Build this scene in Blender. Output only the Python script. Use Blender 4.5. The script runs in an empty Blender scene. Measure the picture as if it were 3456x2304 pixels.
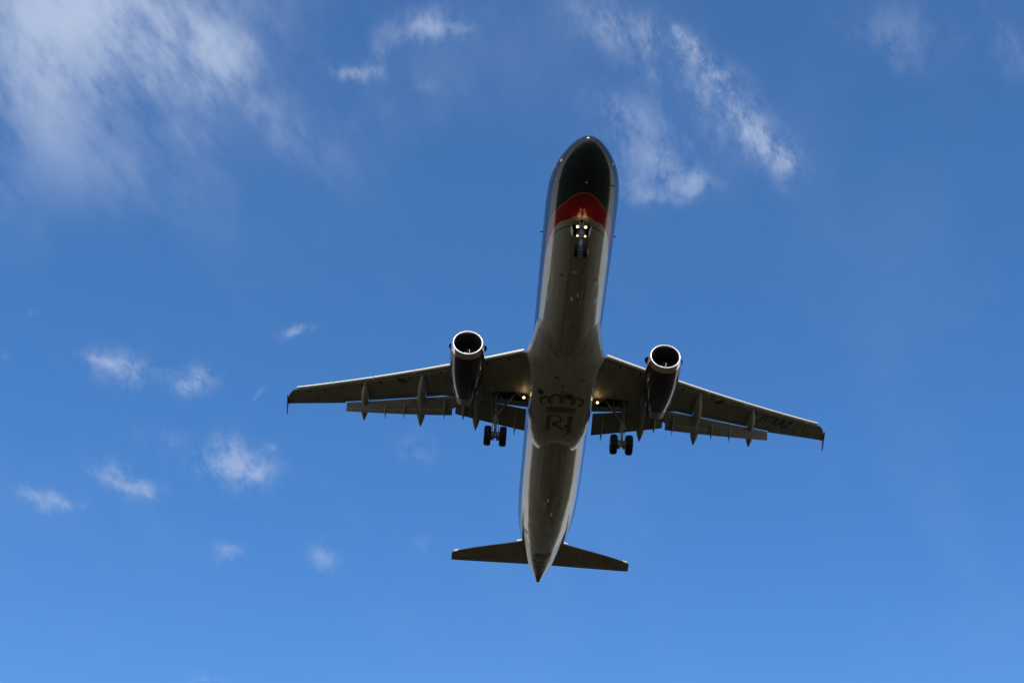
import bpy, bmesh, math, random
import numpy as np
from mathutils import Vector, Matrix
from mathutils.bvhtree import BVHTree
R = math.radians
EXPOSURE = 0.45
SKYSAT, SKYHUE = 1.32, 0.505
DUST, OZONE = 0.1, 1.5
SKY_LOW, SKY_HIGH = 1.10, .85
CLOUD_COL = (2.5, 2.95, 3.9)
HAZE_COL = (6., 5.6, 5.1)
LAMP = 3.0
GLOW = .8
BEAM = 12.0
GROUND_A, GROUND_B = (.020, .019, .010), (.027, .024, .014)
LOW_COL = (4.0, 3.95, 3.8)
scene = bpy.context.scene
COL = scene.collection

# ------------------------------------------------------------------ camera
cam = bpy.data.cameras.new("camera")
cam.sensor_width = 36.0
cam.lens = 6221.66 / 3456 * 36.0
cam.clip_start = 0.1
cam.clip_end = 60000
cam_ob = bpy.data.objects.new("camera", cam)
COL.objects.link(cam_ob)
cam_ob.matrix_world = Matrix(((0.99754248, -0.06957407, -0.00827362, 0),
                              (-0.04996626, -0.62363899, -0.78011395, 0),
                              (0.04911594, 0.77861021, -0.62558274, 1.65),
                              (0, 0, 0, 1)))
scene.camera = cam_ob
scene.view_settings.view_transform = 'Standard'
scene.view_settings.look = 'None'
scene.view_settings.exposure = EXPOSURE
scene.view_settings.gamma = 1
scene.cycles.use_denoising = True
scene.cycles.max_bounces = 8

# ------------------------------------------------------------------ sky with clouds
SUN_EL, SUN_AZ = R(44), R(193)
SUN_DIR = Vector((math.sin(SUN_AZ) * math.cos(SUN_EL), math.cos(SUN_AZ) * math.cos(SUN_EL), math.sin(SUN_EL)))
# cloud patches: position on the cloud layer (x/z, y/z of the sky direction), two inverse axes, weight
CLOUDS = {
 0: [(-0.339, 0.927, 14.917, 8.308, -9.848, 13.032, 1.0),
  (-0.244, 0.931, 11.058, 7.488, -16.762, 14.697, 0.9),
  (-0.295, 0.902, 10.598, 2.672, -4.13, 29.113, 0.6),
  (-0.356, 0.972, 16.581, 12.005, -16.398, 13.001, 0.42),
  (-0.213, 0.937, 29.828, 16.841, -32.187, 35.565, 0.5),
  (-0.239, 0.988, 11.889, 5.737, -14.789, 19.738, 0.3),
  (-0.345, 1.036, 12.12, 6.39, -12.985, 16.118, 0.19),
  (-0.174, 1.005, 16.137, 8.428, -25.814, 27.995, 0.16),
  (-0.304, 1.06, 9.372, 3.376, -8.048, 18.001, 0.15),
  (-0.398, 1.09, 17.968, 2.93, 1.684, 16.551, 0.13),
  (-0.091, 0.956, 7.058, -1.926, 10.501, 17.701, 0.1),
  (-0.343, 0.828, 9.746, 4.244, -6.113, 15.526, 0.9),
  (-0.222, 0.935, 23.528, 16.545, -32.102, 26.201, 0.4),
  (-0.461, 0.93, 16.543, 3.549, 1.174, 12.519, 0.8),
  (-0.23, 0.811, 12.487, 4.626, -7.71, 20.356, 0.7)],
 1: [(0.11, 0.887, 40.409, 24.011, -52.559, 49.408, 0.6),
  (0.131, 0.913, 21.936, 27.88, -78.938, 38.774, 0.7),
  (0.161, 0.949, 25.969, 14.139, -45.062, 42.179, 0.7),
  (0.193, 0.982, 26.379, 16.787, -62.337, 50.055, 0.8),
  (0.209, 1.004, 40.448, 16.187, -35.212, 38.554, 0.6),
  (0.058, 0.878, 29.055, 15.101, -31.58, 34.328, 0.35),
  (0.081, 0.888, 25.984, 13.076, -31.383, 34.334, 0.4),
  (0.095, 0.907, 21.401, 10.465, -31.023, 33.816, 0.3),
  (0.119, 0.897, 21.175, 24.057, -207.989, 112.808, 0.5),
  (0.147, 0.935, 22.954, 21.372, -210.173, 130.591, 0.55),
  (0.179, 0.967, 20.369, 11.708, -148.982, 131.008, 0.55),
  (0.206, 0.995, 28.448, 14.39, -141.099, 132.215, 0.5),
  (0.111, 1.019, 26.922, 0.358, -4.419, 30.07, 0.25),
  (0.086, 0.97, 33.823, 0.94, -7.933, 55.464, 0.4),
  (0.137, 0.96, 27.652, 7.668, -22.427, 35.277, 0.4),
  (0.088, 0.993, 50.235, -4.968, 3.551, 35.729, 0.3),
  (0.276, 0.878, 37.253, 14.563, -37.79, 46.029, 0.2),
  (0.29, 0.86, 20.861, 0.979, -14.877, 42.879, 0.16),
  (0.346, 0.871, 29.064, 10.198, -37.904, 47.954, 0.2),
  (0.272, 0.891, 57.487, 12.021, -46.586, 80.128, 0.14),
  (0.246, 0.868, 32.375, 7.371, -35.409, 61.162, 0.12)],
 2: [(0.128, 1.024, 42.17, 0.156, -8.566, 58.196, 0.75),
  (0.107, 1.046, 48.89, -2.232, -1.908, 78.418, 0.6),
  (0.111, 1.007, 48.995, 13.936, -37.485, 56.881, 0.5),
  (0.151, 1.027, 73.674, -0.626, -13.995, 95.118, 0.7),
  (0.128, 1.051, 48.625, -5.709, 14.681, 143.239, 0.35),
  (-0.064, 0.891, 53.339, -0.79, 6.506, 69.451, 0.9),
  (-0.041, 0.893, 79.895, -2.29, 11.367, 121.089, 0.4),
  (-0.078, 0.899, 72.927, -21.106, 65.145, 112.946, 0.5),
  (-0.1, 0.918, 37.1, -35.928, 102.362, 61.352, 0.45),
  (-0.125, 0.943, 68.84, 10.237, -14.661, 102.269, 0.9),
  (-0.107, 0.942, 103.637, 1.048, 11.024, 114.886, 0.5),
  (-0.068, 0.947, 111.736, 44.291, -90.608, 132.83, 0.35),
  (-0.175, 1.246, 72.405, -12.094, 110.456, 180.462, 0.9),
  (-0.335, 1.327, 42.394, 9.343, -6.392, 35.395, 1.0),
  (-0.355, 1.322, 51.011, 11.772, -16.821, 93.221, 0.55),
  (-0.264, 1.324, 63.654, 11.932, -8.956, 50.002, 1.0),
  (-0.277, 1.337, 91.573, -41.052, 98.167, 73.575, 0.5),
  (-0.242, 1.471, 29.918, 3.486, -1.152, 35.362, 0.9),
  (-0.246, 1.439, 86.516, 6.061, 4.189, 35.065, 0.7),
  (-0.222, 1.476, 59.564, 3.459, 6.583, 54.22, 0.8),
  (-0.207, 1.434, 112.088, -32.901, 135.873, 128.077, 0.5),
  (-0.347, 1.509, 37.732, 11.66, -23.267, 41.284, 0.8),
  (-0.367, 1.501, 46.428, 12.425, -25.191, 67.664, 0.45),
  (-0.33, 1.53, 69.905, 28.618, -68.36, 67.084, 0.4),
  (-0.434, 1.539, 41.902, 10.996, -18.126, 66.606, 0.7),
  (-0.422, 1.557, 46.185, 8.699, -2.671, 77.796, 0.8),
  (-0.264, 1.624, 79.629, 13.08, -13.171, 63.935, 0.7),
  (-0.158, 1.613, 55.232, 9.323, -18.007, 47.663, 0.6),
  (-0.071, 1.411, 50.917, 12.959, -31.475, 46.391, 0.35),
  (-0.21, 1.345, 284.506, 110.623, -44.459, 49.947, 0.3),
  (-0.065, 1.592, 50.125, 4.185, -10.894, 54.584, 0.2),
  (0.162, 1.531, 165.536, -17.811, 15.975, 126.299, 0.3),
  (-0.305, 1.431, 30.298, 5.971, -6.414, 33.852, 0.2),
  (-0.402, 1.258, 176.007, 26.755, 18.405, 167.57, 0.25),
  (-0.443, 1.32, 170.842, 28.484, 14.845, 131.784, 0.5),
  (-0.295, 1.323, 63.701, 12.881, -10.755, 59.906, 0.25),
  (-0.306, 1.902, 50.195, 4.025, 9.12, 64.408, 0.3)],
}
world = bpy.data.worlds.new("World")
scene.world = world
world.use_nodes = True
NT = world.node_tree
N, LK = NT.nodes, NT.links


class G:
    """small node-graph writer"""
    def __init__(s, nt): s.n, s.l = nt.nodes, nt.links
    def put(s, sock, v):
        if isinstance(v, (int, float, tuple, list)): sock.default_value = v
        elif v is not None: s.l.new(v, sock)
    def m(s, op, a, b=None, c=None, clamp=False):
        n = s.n.new('ShaderNodeMath'); n.operation = op; n.use_clamp = clamp
        for i, v in enumerate((a, b, c)): s.put(n.inputs[i], v)
        return n.outputs[0]
    def v(s, op, a, b=None):
        n = s.n.new('ShaderNodeVectorMath'); n.operation = op
        s.put(n.inputs[0], a); s.put(n.inputs[1], b)
        return n.outputs['Value'] if op in ('DOT_PRODUCT', 'LENGTH') else n.outputs[0]
    def noise(s, vec, scale, detail=4, rough=.5, dims='3D', dist=0.):
        n = s.n.new('ShaderNodeTexNoise'); n.noise_dimensions = dims
        s.put(n.inputs['Vector'], vec); n.inputs['Scale'].default_value = scale
        n.inputs['Detail'].default_value = detail; n.inputs['Roughness'].default_value = rough
        n.inputs['Distortion'].default_value = dist
        return n
    def mapr(s, v, a, b, c=0., d=1., smooth=True):
        n = s.n.new('ShaderNodeMapRange'); n.interpolation_type = 'SMOOTHSTEP' if smooth else 'LINEAR'
        s.put(n.inputs[0], v)
        for i, q in enumerate((a, b, c, d)): s.put(n.inputs[1 + i], q)
        return n.outputs[0]
    def mix(s, f, a, b, mode='MIX'):
        n = s.n.new('ShaderNodeMix'); n.data_type = 'RGBA'; n.blend_type = mode
        s.put(n.inputs[0], f)
        for sock, q in ((n.inputs[6], a), (n.inputs[7], b)):
            s.put(sock, (*q, 1) if isinstance(q, tuple) and len(q) == 3 else q)
        return n.outputs[2]
    def sep(s, v):
        n = s.n.new('ShaderNodeSeparateXYZ'); s.put(n.inputs[0], v); return n.outputs
    def comb(s, x, y, z):
        n = s.n.new('ShaderNodeCombineXYZ')
        for i, q in enumerate((x, y, z)): s.put(n.inputs[i], q)
        return n.outputs[0]


g = G(NT)
tc = N.new('ShaderNodeTexCoord')
sky = N.new('ShaderNodeTexSky')
sky.sky_type = 'NISHITA'; sky.sun_disc = False
sky.sun_elevation = SUN_EL; sky.sun_rotation = SUN_AZ
sky.altitude = 150; sky.air_density = 1.0; sky.dust_density = DUST; sky.ozone_density = OZONE
hsv = N.new('ShaderNodeHueSaturation')
LK.new(sky.outputs[0], hsv.inputs['Color'])
hsv.inputs['Saturation'].default_value = SKYSAT
hsv.inputs['Hue'].default_value = SKYHUE
d = g.sep(tc.outputs['Generated'])
zz = g.m('MAXIMUM', d[2], 0.03)
P = g.comb(g.m('DIVIDE', d[0], zz), g.m('DIVIDE', d[1], zz), 0.)
Piso = g.v('MULTIPLY', P, (1.0, 0.5, 0.))
warp = g.noise(Piso, 14, 4, .6, '2D')
Pw = g.v('ADD', P, g.v('MULTIPLY', g.v('SUBTRACT', warp.outputs['Color'], (.5, .5, .5)), (.035, .065, 0.)))


def masks(blobs, src):
    tot = None
    for cx, cy, ax, ay, bx, by, w in blobs:
        dp = g.v('SUBTRACT', src, (cx, cy, 0.))
        p = g.v('DOT_PRODUCT', dp, (ax, ay, 0.)); q = g.v('DOT_PRODUCT', dp, (bx, by, 0.))
        r2 = g.m('MULTIPLY_ADD', q, q, g.m('MULTIPLY', p, p))
        e = g.m('MULTIPLY', g.m('POWER', 2.718, g.m('MULTIPLY', r2, -1.0)), w)
        tot = e if tot is None else g.m('ADD', tot, e)
    return tot


# soft veil, combed along one wind direction
rotm = N.new('ShaderNodeVectorRotate'); rotm.rotation_type = 'Z_AXIS'
LK.new(Piso, rotm.inputs['Vector']); rotm.inputs['Angle'].default_value = R(-42)
comb_v = g.v('MULTIPLY', rotm.outputs[0], (1.0, 1.6, 1.))
n0 = g.m('MULTIPLY_ADD', g.noise(comb_v, 8, 9, .58, '2D', .1).outputs['Fac'], .6, g.m('MULTIPLY', g.noise(Piso, 13, 8, .6, '2D', .1).outputs['Fac'], .4))
n1 = g.noise(comb_v, 20, 10, .72, '2D', .1).outputs['Fac']
n2 = g.noise(Piso, 46, 10, .72, '2D', .1).outputs['Fac']
m0, m1, m2 = masks(CLOUDS[0], Pw), masks(CLOUDS[1], Pw), masks(CLOUDS[2], Pw)
fine = g.noise(g.v('MULTIPLY', comb_v, (1., 1.4, 1.)), 44, 6, .6, '2D').outputs['Fac']
n0 = g.m('MULTIPLY_ADD', g.m('SUBTRACT', fine, .5), .16, n0)
n1 = g.m('MULTIPLY_ADD', g.m('SUBTRACT', fine, .5), .18, n1)
veil = g.m('MULTIPLY', m0, g.mapr(n0, .37, .63, .18, 1.15))
wisp = g.m('MULTIPLY', m1, g.mapr(n1, .38, .74, .06, 1.25))
puff = g.m('MULTIPLY', m2, g.mapr(g.m('MULTIPLY_ADD', m2, .16, n2), .42, .88, 0., 1.35, False))
# thin veil everywhere high up
thin = g.m('MULTIPLY', g.mapr(g.noise(comb_v, 4, 5, .6, '2D').outputs['Fac'], .45, .8, 0, 1), .03)
dens = g.m('ADD', g.m('MULTIPLY', veil, .72), g.m('ADD', g.m('MULTIPLY', wisp, .47), g.m('MULTIPLY', puff, .52)))
dens = g.m('ADD', dens, g.m('ADD', thin, g.mapr(d[2], .5, .75, 0., .025)))
dens = g.m('SUBTRACT', 1.0, g.m('POWER', 2.718, g.m('MULTIPLY', dens, -1.25)))
dens = g.m('MULTIPLY', dens, g.mapr(d[2], .05, .3))
lowb = g.mapr(d[2], .40, .80, SKY_LOW, SKY_HIGH, False)
clear = g.mix(1.0, hsv.outputs[0], g.comb(lowb, lowb, lowb), 'MULTIPLY')
skyc = g.mix(dens, clear, CLOUD_COL)
# bank of pale cloud low in the sky all round
lown = g.noise(tc.outputs['Generated'], 6, 6, .6).outputs['Fac']
low = g.m('MULTIPLY', g.mapr(lown, .34, .56, .35, 1.), g.mapr(d[2], .40, .26))
skyc = g.mix(g.m('MULTIPLY', low, .85), skyc, LOW_COL)
# pale haze low over the horizon
hz = g.m('POWER', g.m('SUBTRACT', 1.0, g.m('ABSOLUTE', d[2]), clamp=True), 8.0)
skyc = g.mix(g.m('MULTIPLY', hz, .9), skyc, HAZE_COL)
bg = N['Background']
LK.new(skyc, bg.inputs['Color'])
bg.inputs['Strength'].default_value = 0.15
world.cycles.sampling_method = 'MANUAL'
world.cycles.sample_map_resolution = 512

sun = bpy.data.lights.new("sun", 'SUN')
sun.energy = 3.4; sun.angle = R(0.53); sun.color = (1.0, 0.93, 0.82)
sun_ob = bpy.data.objects.new("sun", sun)
COL.objects.link(sun_ob)
sun_ob.rotation_euler = SUN_DIR.to_track_quat('Z', 'Y').to_euler()

# ------------------------------------------------------------------ materials
def mat(name, col, rough=.4, metal=0., coat=0., spec=.5, fn=None, emit=0.):
    m = bpy.data.materials.new(name); m.use_nodes = True
    b = m.node_tree.nodes['Principled BSDF']
    b.inputs['Base Color'].default_value = (*col, 1)
    b.inputs['Roughness'].default_value = rough
    b.inputs['Metallic'].default_value = metal
    b.inputs['Coat Weight'].default_value = coat
    b.inputs['Coat Roughness'].default_value = .06
    b.inputs['Specular IOR Level'].default_value = spec
    if emit:
        b.inputs['Emission Color'].default_value = (1.0, .76, .36, 1)
        b.inputs['Emission Strength'].default_value = emit
    if fn: fn(G(m.node_tree), b, m.node_tree)
    return m


def ocoord(nt): return nt.nodes.new('ShaderNodeTexCoord').outputs['Object']


def grime(base, dark, scale=(.25, 3., 3.), amt=.5, fine=True, rough=None):
    """paint with oil streaks running aft and small smudges"""
    def fn(g, b, nt):
        oc = ocoord(nt)
        st = g.noise(g.v('MULTIPLY', oc, scale), 1.6, 6, .62).outputs['Fac']
        c = g.mix(g.m('MULTIPLY', g.mapr(st, .42, .74), amt), base, dark)
        if fine:
            f2 = g.noise(oc, 1.7, 8, .7).outputs['Fac']
            c = g.mix(g.m('MULTIPLY', g.mapr(f2, .5, .72), amt * .6), c, dark)
        g.l.new(c, b.inputs['Base Color'])
        if rough:
            rr = g.noise(oc, 2.3, 5, .6).outputs['Fac']
            g.l.new(g.mapr(rr, .3, .7, rough[0], rough[1]), b.inputs['Roughness'])
    return fn


GREY = (.49, .445, .35)
GREY_D = (.27, .215, .13)
CHAR = (.024, .031, .031)
RED = (.33, .003, .007)
GOLD = (.30, .135, .028)


def curve_x(g, nt, phi, pts):
    """piecewise curve angle -> station, drawn with a float curve (x in 0..1 = 0..90 deg, y = station / 60)"""
    n = nt.nodes.new('ShaderNodeFloatCurve')
    c = n.mapping.curves[0]
    c.points[0].location = (pts[0][0] / 90, pts[0][1] / 60)
    c.points[1].location = (1.0, 1.0)
    for a, x in pts[1:]: c.points.new(a / 90, x / 60)
    n.mapping.update()
    g.put(n.inputs['Value'], g.m('DIVIDE', phi, 90.))
    return g.m('MULTIPLY', n.outputs[0], 60.)


def livery(g, b, nt):
    oc = ocoord(nt)
    x, y, z = g.sep(oc)[:3]
    phi = g.m('MULTIPLY', g.m('ARCTAN2', g.m('ABSOLUTE', g.m('DIVIDE', y, 1.975)), g.m('DIVIDE', g.m('MULTIPLY', z, -1.), 2.07)), 57.2958)
    gold = curve_x(g, nt, phi, [(0, 2.73), (4, 2.735), (9, 2.78), (15, 2.93), (23, 3.25), (33, 3.80), (45, 4.55), (57, 5.60), (61, 6.25), (64, 7.2), (65.2, 8.6), (66, 14), (67, 30), (68, 60)])
    redb = curve_x(g, nt, phi, [(0, 4.33), (4, 4.335), (12, 4.45), (22, 4.80), (33, 5.18), (45, 5.95), (52, 6.72), (57, 7.58), (61, 8.5), (63.3, 10.5), (65, 16), (66.3, 30), (67.4, 60)])
    green = curve_x(g, nt, phi, [(0, 5.08), (15, 5.18), (30, 5.62), (44, 6.45), (55, 7.55), (60, 8.4), (66, 12), (90, 60)])
    oil = g.noise(g.v('MULTIPLY', oc, (.12, 2.6, 2.6)), 1.5, 6, .6).outputs['Fac']
    spots = g.noise(oc, 1.3, 9, .72).outputs['Fac']
    keel = g.mapr(g.m('ABSOLUTE', y), .2, 1.5, 1., .25)
    grey = g.mix(g.m('MULTIPLY', keel, g.mapr(oil, .30, .68, .15, .95)), GREY, GREY_D)
    grey = g.mix(g.m('MULTIPLY', g.mapr(spots, .54, .72), .4), grey, (.26, .17, .10))
    rust = g.m('MULTIPLY', g.mapr(g.m('ABSOLUTE', g.m('ADD', y, .48)), .06, .36, 1., 0.), g.mapr(g.noise(g.v('MULTIPLY', oc, (.2, 5., 5.)), 1.3, 5, .6).outputs['Fac'], .4, .62))
    grey = g.mix(g.m('MULTIPLY', rust, .6), grey, (.20, .085, .045))
    # frame joints: thin dark lines every 2.65 m
    fr = g.m('ABSOLUTE', g.m('SUBTRACT', g.m('FRACT', g.m('DIVIDE', x, 2.66)), .5))
    grey = g.mix(g.m('MULTIPLY', g.m('LESS_THAN', fr, .0035), .35), grey, (.10, .09, .07))
    grey = g.mix(g.m('MULTIPLY', g.m('LESS_THAN', g.m('ABSOLUTE', g.m('SUBTRACT', x, green)), .045), g.m('LESS_THAN', phi, 60.)), grey, (.006, .085, .035))
    char = g.mix(g.m('MULTIPLY', g.mapr(spots, .45, .7), .4), CHAR, (.034, .037, .033))
    # radome joint
    char = g.mix(g.m('LESS_THAN', g.m('ABSOLUTE', g.m('SUBTRACT', x, 1.62)), .012), char, (.01, .011, .011))
    c = g.mix(g.m('GREATER_THAN', x, redb), RED, grey)
    c = g.mix(g.m('LESS_THAN', x, g.m('ADD', gold, .12)), c, GOLD)
    c = g.mix(g.m('LESS_THAN', x, gold), c, char)
    # tail: gold edge then charcoal tail cone
    tl = 38.95
    c = g.mix(g.m('GREATER_THAN', x, tl), c, GOLD)
    c = g.mix(g.m('GREATER_THAN', x, tl + .22), c, char)
    # less coat and specular on charcoal and red, to mute their reflections
    dull = g.m('MAXIMUM', g.m('MULTIPLY', g.m('LESS_THAN', x, redb), .7), g.m('MAXIMUM', g.m('LESS_THAN', x, gold), g.m('GREATER_THAN', x, tl)))
    g.l.new(g.mapr(dull, 0., 1., .45, .03, False), b.inputs['Coat Weight'])
    g.l.new(g.mapr(dull, 0., 1., .5, .34, False), b.inputs['Specular IOR Level'])
    g.l.new(c, b.inputs['Base Color'])
    g.l.new(g.mapr(spots, .35, .7, .10, .22), b.inputs['Roughness'])


def lipfn(g, b, nt):
    """polished metal, frosted by erosion along its foremost edge"""
    oc = ocoord(nt); x = g.sep(oc)[0]
    n = g.noise(oc, 5, 5, .6).outputs['Fac']
    e = g.mapr(g.m('MULTIPLY_ADD', n, .02, x), 15.715, 15.80)
    g.l.new(g.mix(e, (.92, .90, .84), g.mix(n, (.62, .59, .53), (.80, .78, .73))), b.inputs['Base Color'])
    g.l.new(g.mapr(e, 0, 1, .42, .17, False), b.inputs['Roughness'])
    g.l.new(g.mapr(e, 0, 1, .5, 1., False), b.inputs['Metallic'])


M = dict(
    hull=mat('fuselage_paint', GREY, .2, coat=.4, fn=livery),
    fairing=mat('belly_paint', GREY, .22, coat=.25, fn=grime((.45, .41, .32), GREY_D, (.2, 2.4, 2.4), .7, rough=(.18, .34))),
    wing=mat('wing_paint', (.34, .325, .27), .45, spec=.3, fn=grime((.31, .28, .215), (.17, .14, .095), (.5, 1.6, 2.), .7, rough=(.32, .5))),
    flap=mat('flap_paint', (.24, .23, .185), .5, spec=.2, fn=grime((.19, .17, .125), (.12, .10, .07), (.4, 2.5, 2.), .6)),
    canoe=mat('track_fairing_paint', (.42, .41, .36), .45, spec=.3, fn=grime((.30, .275, .215), (.2, .18, .13), (.6, 3., 3.), .5)),
    slat=mat('slat_paint', (.80, .77, .68), .4, fn=grime((.80, .76, .64), (.64, .59, .48), (1., 1., 2.), .4)),
    stab=mat('tailplane_paint', (.30, .26, .20), .45, fn=grime((.40, .32, .235), (.24, .17, .11), (.7, 1.3, 2.), .7)),
    char=mat('charcoal_paint', CHAR, .16, coat=.2, fn=grime((.012, .015, .016), (.024, .024, .022), (.3, 3, 3), .5)),
    red=mat('red_paint', RED, .3, coat=.4),
    lip=mat('polished_lip', (.88, .86, .80), .2, metal=1., fn=lipfn),
    duct=mat('intake_duct', (.16, .155, .14), .5, spec=.3, fn=grime((.055, .05, .045), (.03, .028, .025), (2, 2, 2), .6)),
    fan=mat('fan_blades', (.06, .06, .065), .35, metal=.7),
    spinner=mat('spinner_paint', (.02, .019, .018), .25, coat=.5),
    nozzle=mat('exhaust_metal', (.2, .18, .16), .42, metal=.25, fn=grime((.08, .066, .054), (.045, .036, .03), (1.5, 4, 4), .7)),
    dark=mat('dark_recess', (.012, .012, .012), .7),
    vent=mat('vent_grille', (.05, .05, .047), .6),
    black=mat('black_paint', (.012, .012, .014), .4),
    tyre=mat('tyre_rubber', (.018, .018, .018), .8, spec=.25, fn=grime((.010, .010, .0105), (.026, .024, .022), (2, 2, 2), .6)),
    hub=mat('wheel_hub', (.55, .55, .54), .35, metal=.6),
    steel=mat('gear_steel', (.42, .42, .41), .42, metal=.3, fn=grime((.26, .255, .24), (.05, .047, .042), (4, 4, 4), .9)),
    chrome=mat('oleo_chrome', (.45, .45, .45), .2, metal=1.),
    door=mat('gear_door_paint', (.62, .60, .55), .3, coat=.3, fn=grime((.62, .60, .55), (.3, .26, .2), (1, 3, 3), .5)),
    copper=mat('copper_lettering', (.185, .075, .035), .35, coat=.2),
    ink=mat('registration_ink', (.035, .034, .034), .4),
    white=mat('white_mark', (.75, .73, .72), .4),
    lamp=mat('lamp_glow', (1, .9, .7), .3, emit=LAMP),
    glow=mat('reflector_glow', (1, .7, .4), .3, emit=GLOW),  # reflector emits by itself, imitating lamplight caught in the bowl
    lamp_dim=mat('lamp_glow_small', (1, .9, .7), .3, emit=LAMP * .7),
    green_lens=mat('green_lens', (.02, .55, .33), .15, coat=1),
    red_lens=mat('red_lens', (.6, .02, .02), .15, coat=1),
    amber=mat('beacon_lens', (.45, .10, .02), .2, coat=1),
)

# ------------------------------------------------------------------ ground
def ground_fn(g, b, nt):
    oc = ocoord(nt)
    a = g.noise(oc, .004, 8, .6).outputs['Fac']
    f = g.noise(oc, .35, 8, .7).outputs['Fac']
    c = g.mix(g.mapr(a, .35, .65), GROUND_A, GROUND_B)
    c = g.mix(g.m('MULTIPLY', g.mapr(f, .35, .7), .5), c, (.024, .022, .013))
    g.l.new(c, b.inputs['Base Color'])


M['ground'] = mat('grass_field', GROUND_A, .9, spec=.1, fn=ground_fn)
bm = bmesh.new()
rings = [0, 40, 120, 400, 1200, 4000, 12000, 40000]
prev = [bm.verts.new((0, 0, 0))]
for r in rings[1:]:
    cur = [bm.verts.new((r * math.cos(k * math.pi / 48), r * math.sin(k * math.pi / 48), 0)) for k in range(96)]
    for k in range(96):
        k2 = (k + 1) % 96
        if len(prev) == 1: bm.faces.new((prev[0], cur[k], cur[k2]))
        else: bm.faces.new((prev[k], cur[k], cur[k2], prev[k2]))
    prev = cur
me = bpy.data.meshes.new('ground'); bm.to_mesh(me); bm.free()
me.materials.append(M['ground'])
ground = bpy.data.objects.new('ground', me)
COL.objects.link(ground)
ground['kind'] = 'structure'
ground['label'] = 'flat dark grassy field stretching to the horizon below'

# ------------------------------------------------------------------ mesh tools (aircraft frame: x aft, y starboard, z up, metres)
class MB:
    def __init__(s): s.v, s.f, s.k = [], [], []
    def add(s, vs, fs, k=0):
        o = len(s.v); s.v += [tuple(map(float, p)) for p in vs]
        s.f += [tuple(i + o for i in f) for f in fs]; s.k += [k] * len(fs)
        return s
    def loft(s, rings, k=0, caps=True, close=True):
        n = len(rings[0]); vs = [p for r in rings for p in r]; fs = []
        for i in range(len(rings) - 1):
            for j in range(n if close else n - 1):
                j2 = (j + 1) % n
                fs.append((i * n + j, i * n + j2, (i + 1) * n + j2, (i + 1) * n + j))
        if caps: fs += [tuple(range(n - 1, -1, -1)), tuple(range((len(rings) - 1) * n, len(rings) * n))]
        return s.add(vs, fs, k)
    def tube(s, a, b, r0, r1=None, n=14, k=0):
        a, b = Vector(a), Vector(b); r1 = r0 if r1 is None else r1
        q = (b - a).to_track_quat('Z', 'Y')
        ring = lambda c, r: [c + q @ Vector((r * math.cos(t), r * math.sin(t), 0)) for t in np.linspace(0, 2 * math.pi, n, endpoint=False)]
        return s.loft([ring(a, r0), ring(b, r1)], k)
    def rod(s, pts, k=0, n=14):
        """stack of radii along a line: pts = [(point, radius), ...]"""
        a, b = Vector(pts[0][0]), Vector(pts[-1][0]); q = (b - a).to_track_quat('Z', 'Y')
        return s.loft([[Vector(c) + q @ Vector((r * math.cos(t), r * math.sin(t), 0)) for t in np.linspace(0, 2 * math.pi, n, endpoint=False)] for c, r in pts], k)
    def box(s, c, d, k=0, rot=None):
        rot = rot or Matrix.Identity(3)
        vs = [Vector(c) + rot @ Vector((x * d[0] / 2, y * d[1] / 2, z * d[2] / 2)) for x in (-1, 1) for y in (-1, 1) for z in (-1, 1)]
        return s.add(vs, [(0, 1, 3, 2), (4, 6, 7, 5), (0, 4, 5, 1), (2, 3, 7, 6), (0, 2, 6, 4), (1, 5, 7, 3)], k)
    def lathe(s, prof, c, axis='x', n=48, k=0, caps=True):
        """prof = [(offset along axis, radius)]"""
        rr = []
        for o, r in prof:
            ring = []
            for t in np.linspace(0, 2 * math.pi, n, endpoint=False):
                p, q = r * math.cos(t), r * math.sin(t)
                ring.append((c[0] + o, c[1] + p, c[2] + q) if axis == 'x' else (c[0] + p, c[1] + o, c[2] + q))
            rr.append(ring)
        return s.loft(rr, k, caps)
    def prism(s, poly, off, k=0):
        off = Vector(off); a = [Vector(p) for p in poly]
        return s.loft([a, [p + off for p in a]], k)


ORIGIN = Vector((4.09203, 67.98365, 68.96266 + 1.65))
PITCH = R(1.5)
BASE = Vector((21.98, 0.0, -4.28))
PM = Matrix(((0, -1, 0), (math.cos(PITCH), 0, math.sin(PITCH)), (-math.sin(PITCH), 0, math.cos(PITCH))))
root = bpy.data.objects.new('airplane', None)
COL.objects.link(root)
root.matrix_world = Matrix.Translation(ORIGIN + PM @ BASE) @ PM.to_4x4()
root['label'] = 'twin engine airplane overhead with landing gear down, grey belly, charcoal nose and red band'
root['category'] = 'airplane'


def part(name, mb, mats, parent=None, label=None, sharp=35, me=None):
    if me is None:
        me = bpy.data.meshes.new(name)
        me.from_pydata(mb.v, [], mb.f)
        bm = bmesh.new(); bm.from_mesh(me)
        bmesh.ops.remove_doubles(bm, verts=bm.verts, dist=1e-5)
        bmesh.ops.recalc_face_normals(bm, faces=bm.faces)
        mi = None
        bm.to_mesh(me); bm.free()
        if any(mb.k) and len(me.polygons) == len(mb.k):
            me.polygons.foreach_set('material_index', mb.k)
    for m in ([mats] if isinstance(mats, str) else mats):
        if len(me.materials) < len([mats] if isinstance(mats, str) else mats): me.materials.append(M[m])
    me.polygons.foreach_set('use_smooth', [True] * len(me.polygons))
    me.set_sharp_from_angle(angle=R(sharp))
    o = bpy.data.objects.new(name, me)
    COL.objects.link(o)
    if parent is None:
        o.parent = root; o.location = -BASE
    else:
        o.parent = parent
    if label: o['label'] = label
    return o


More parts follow.
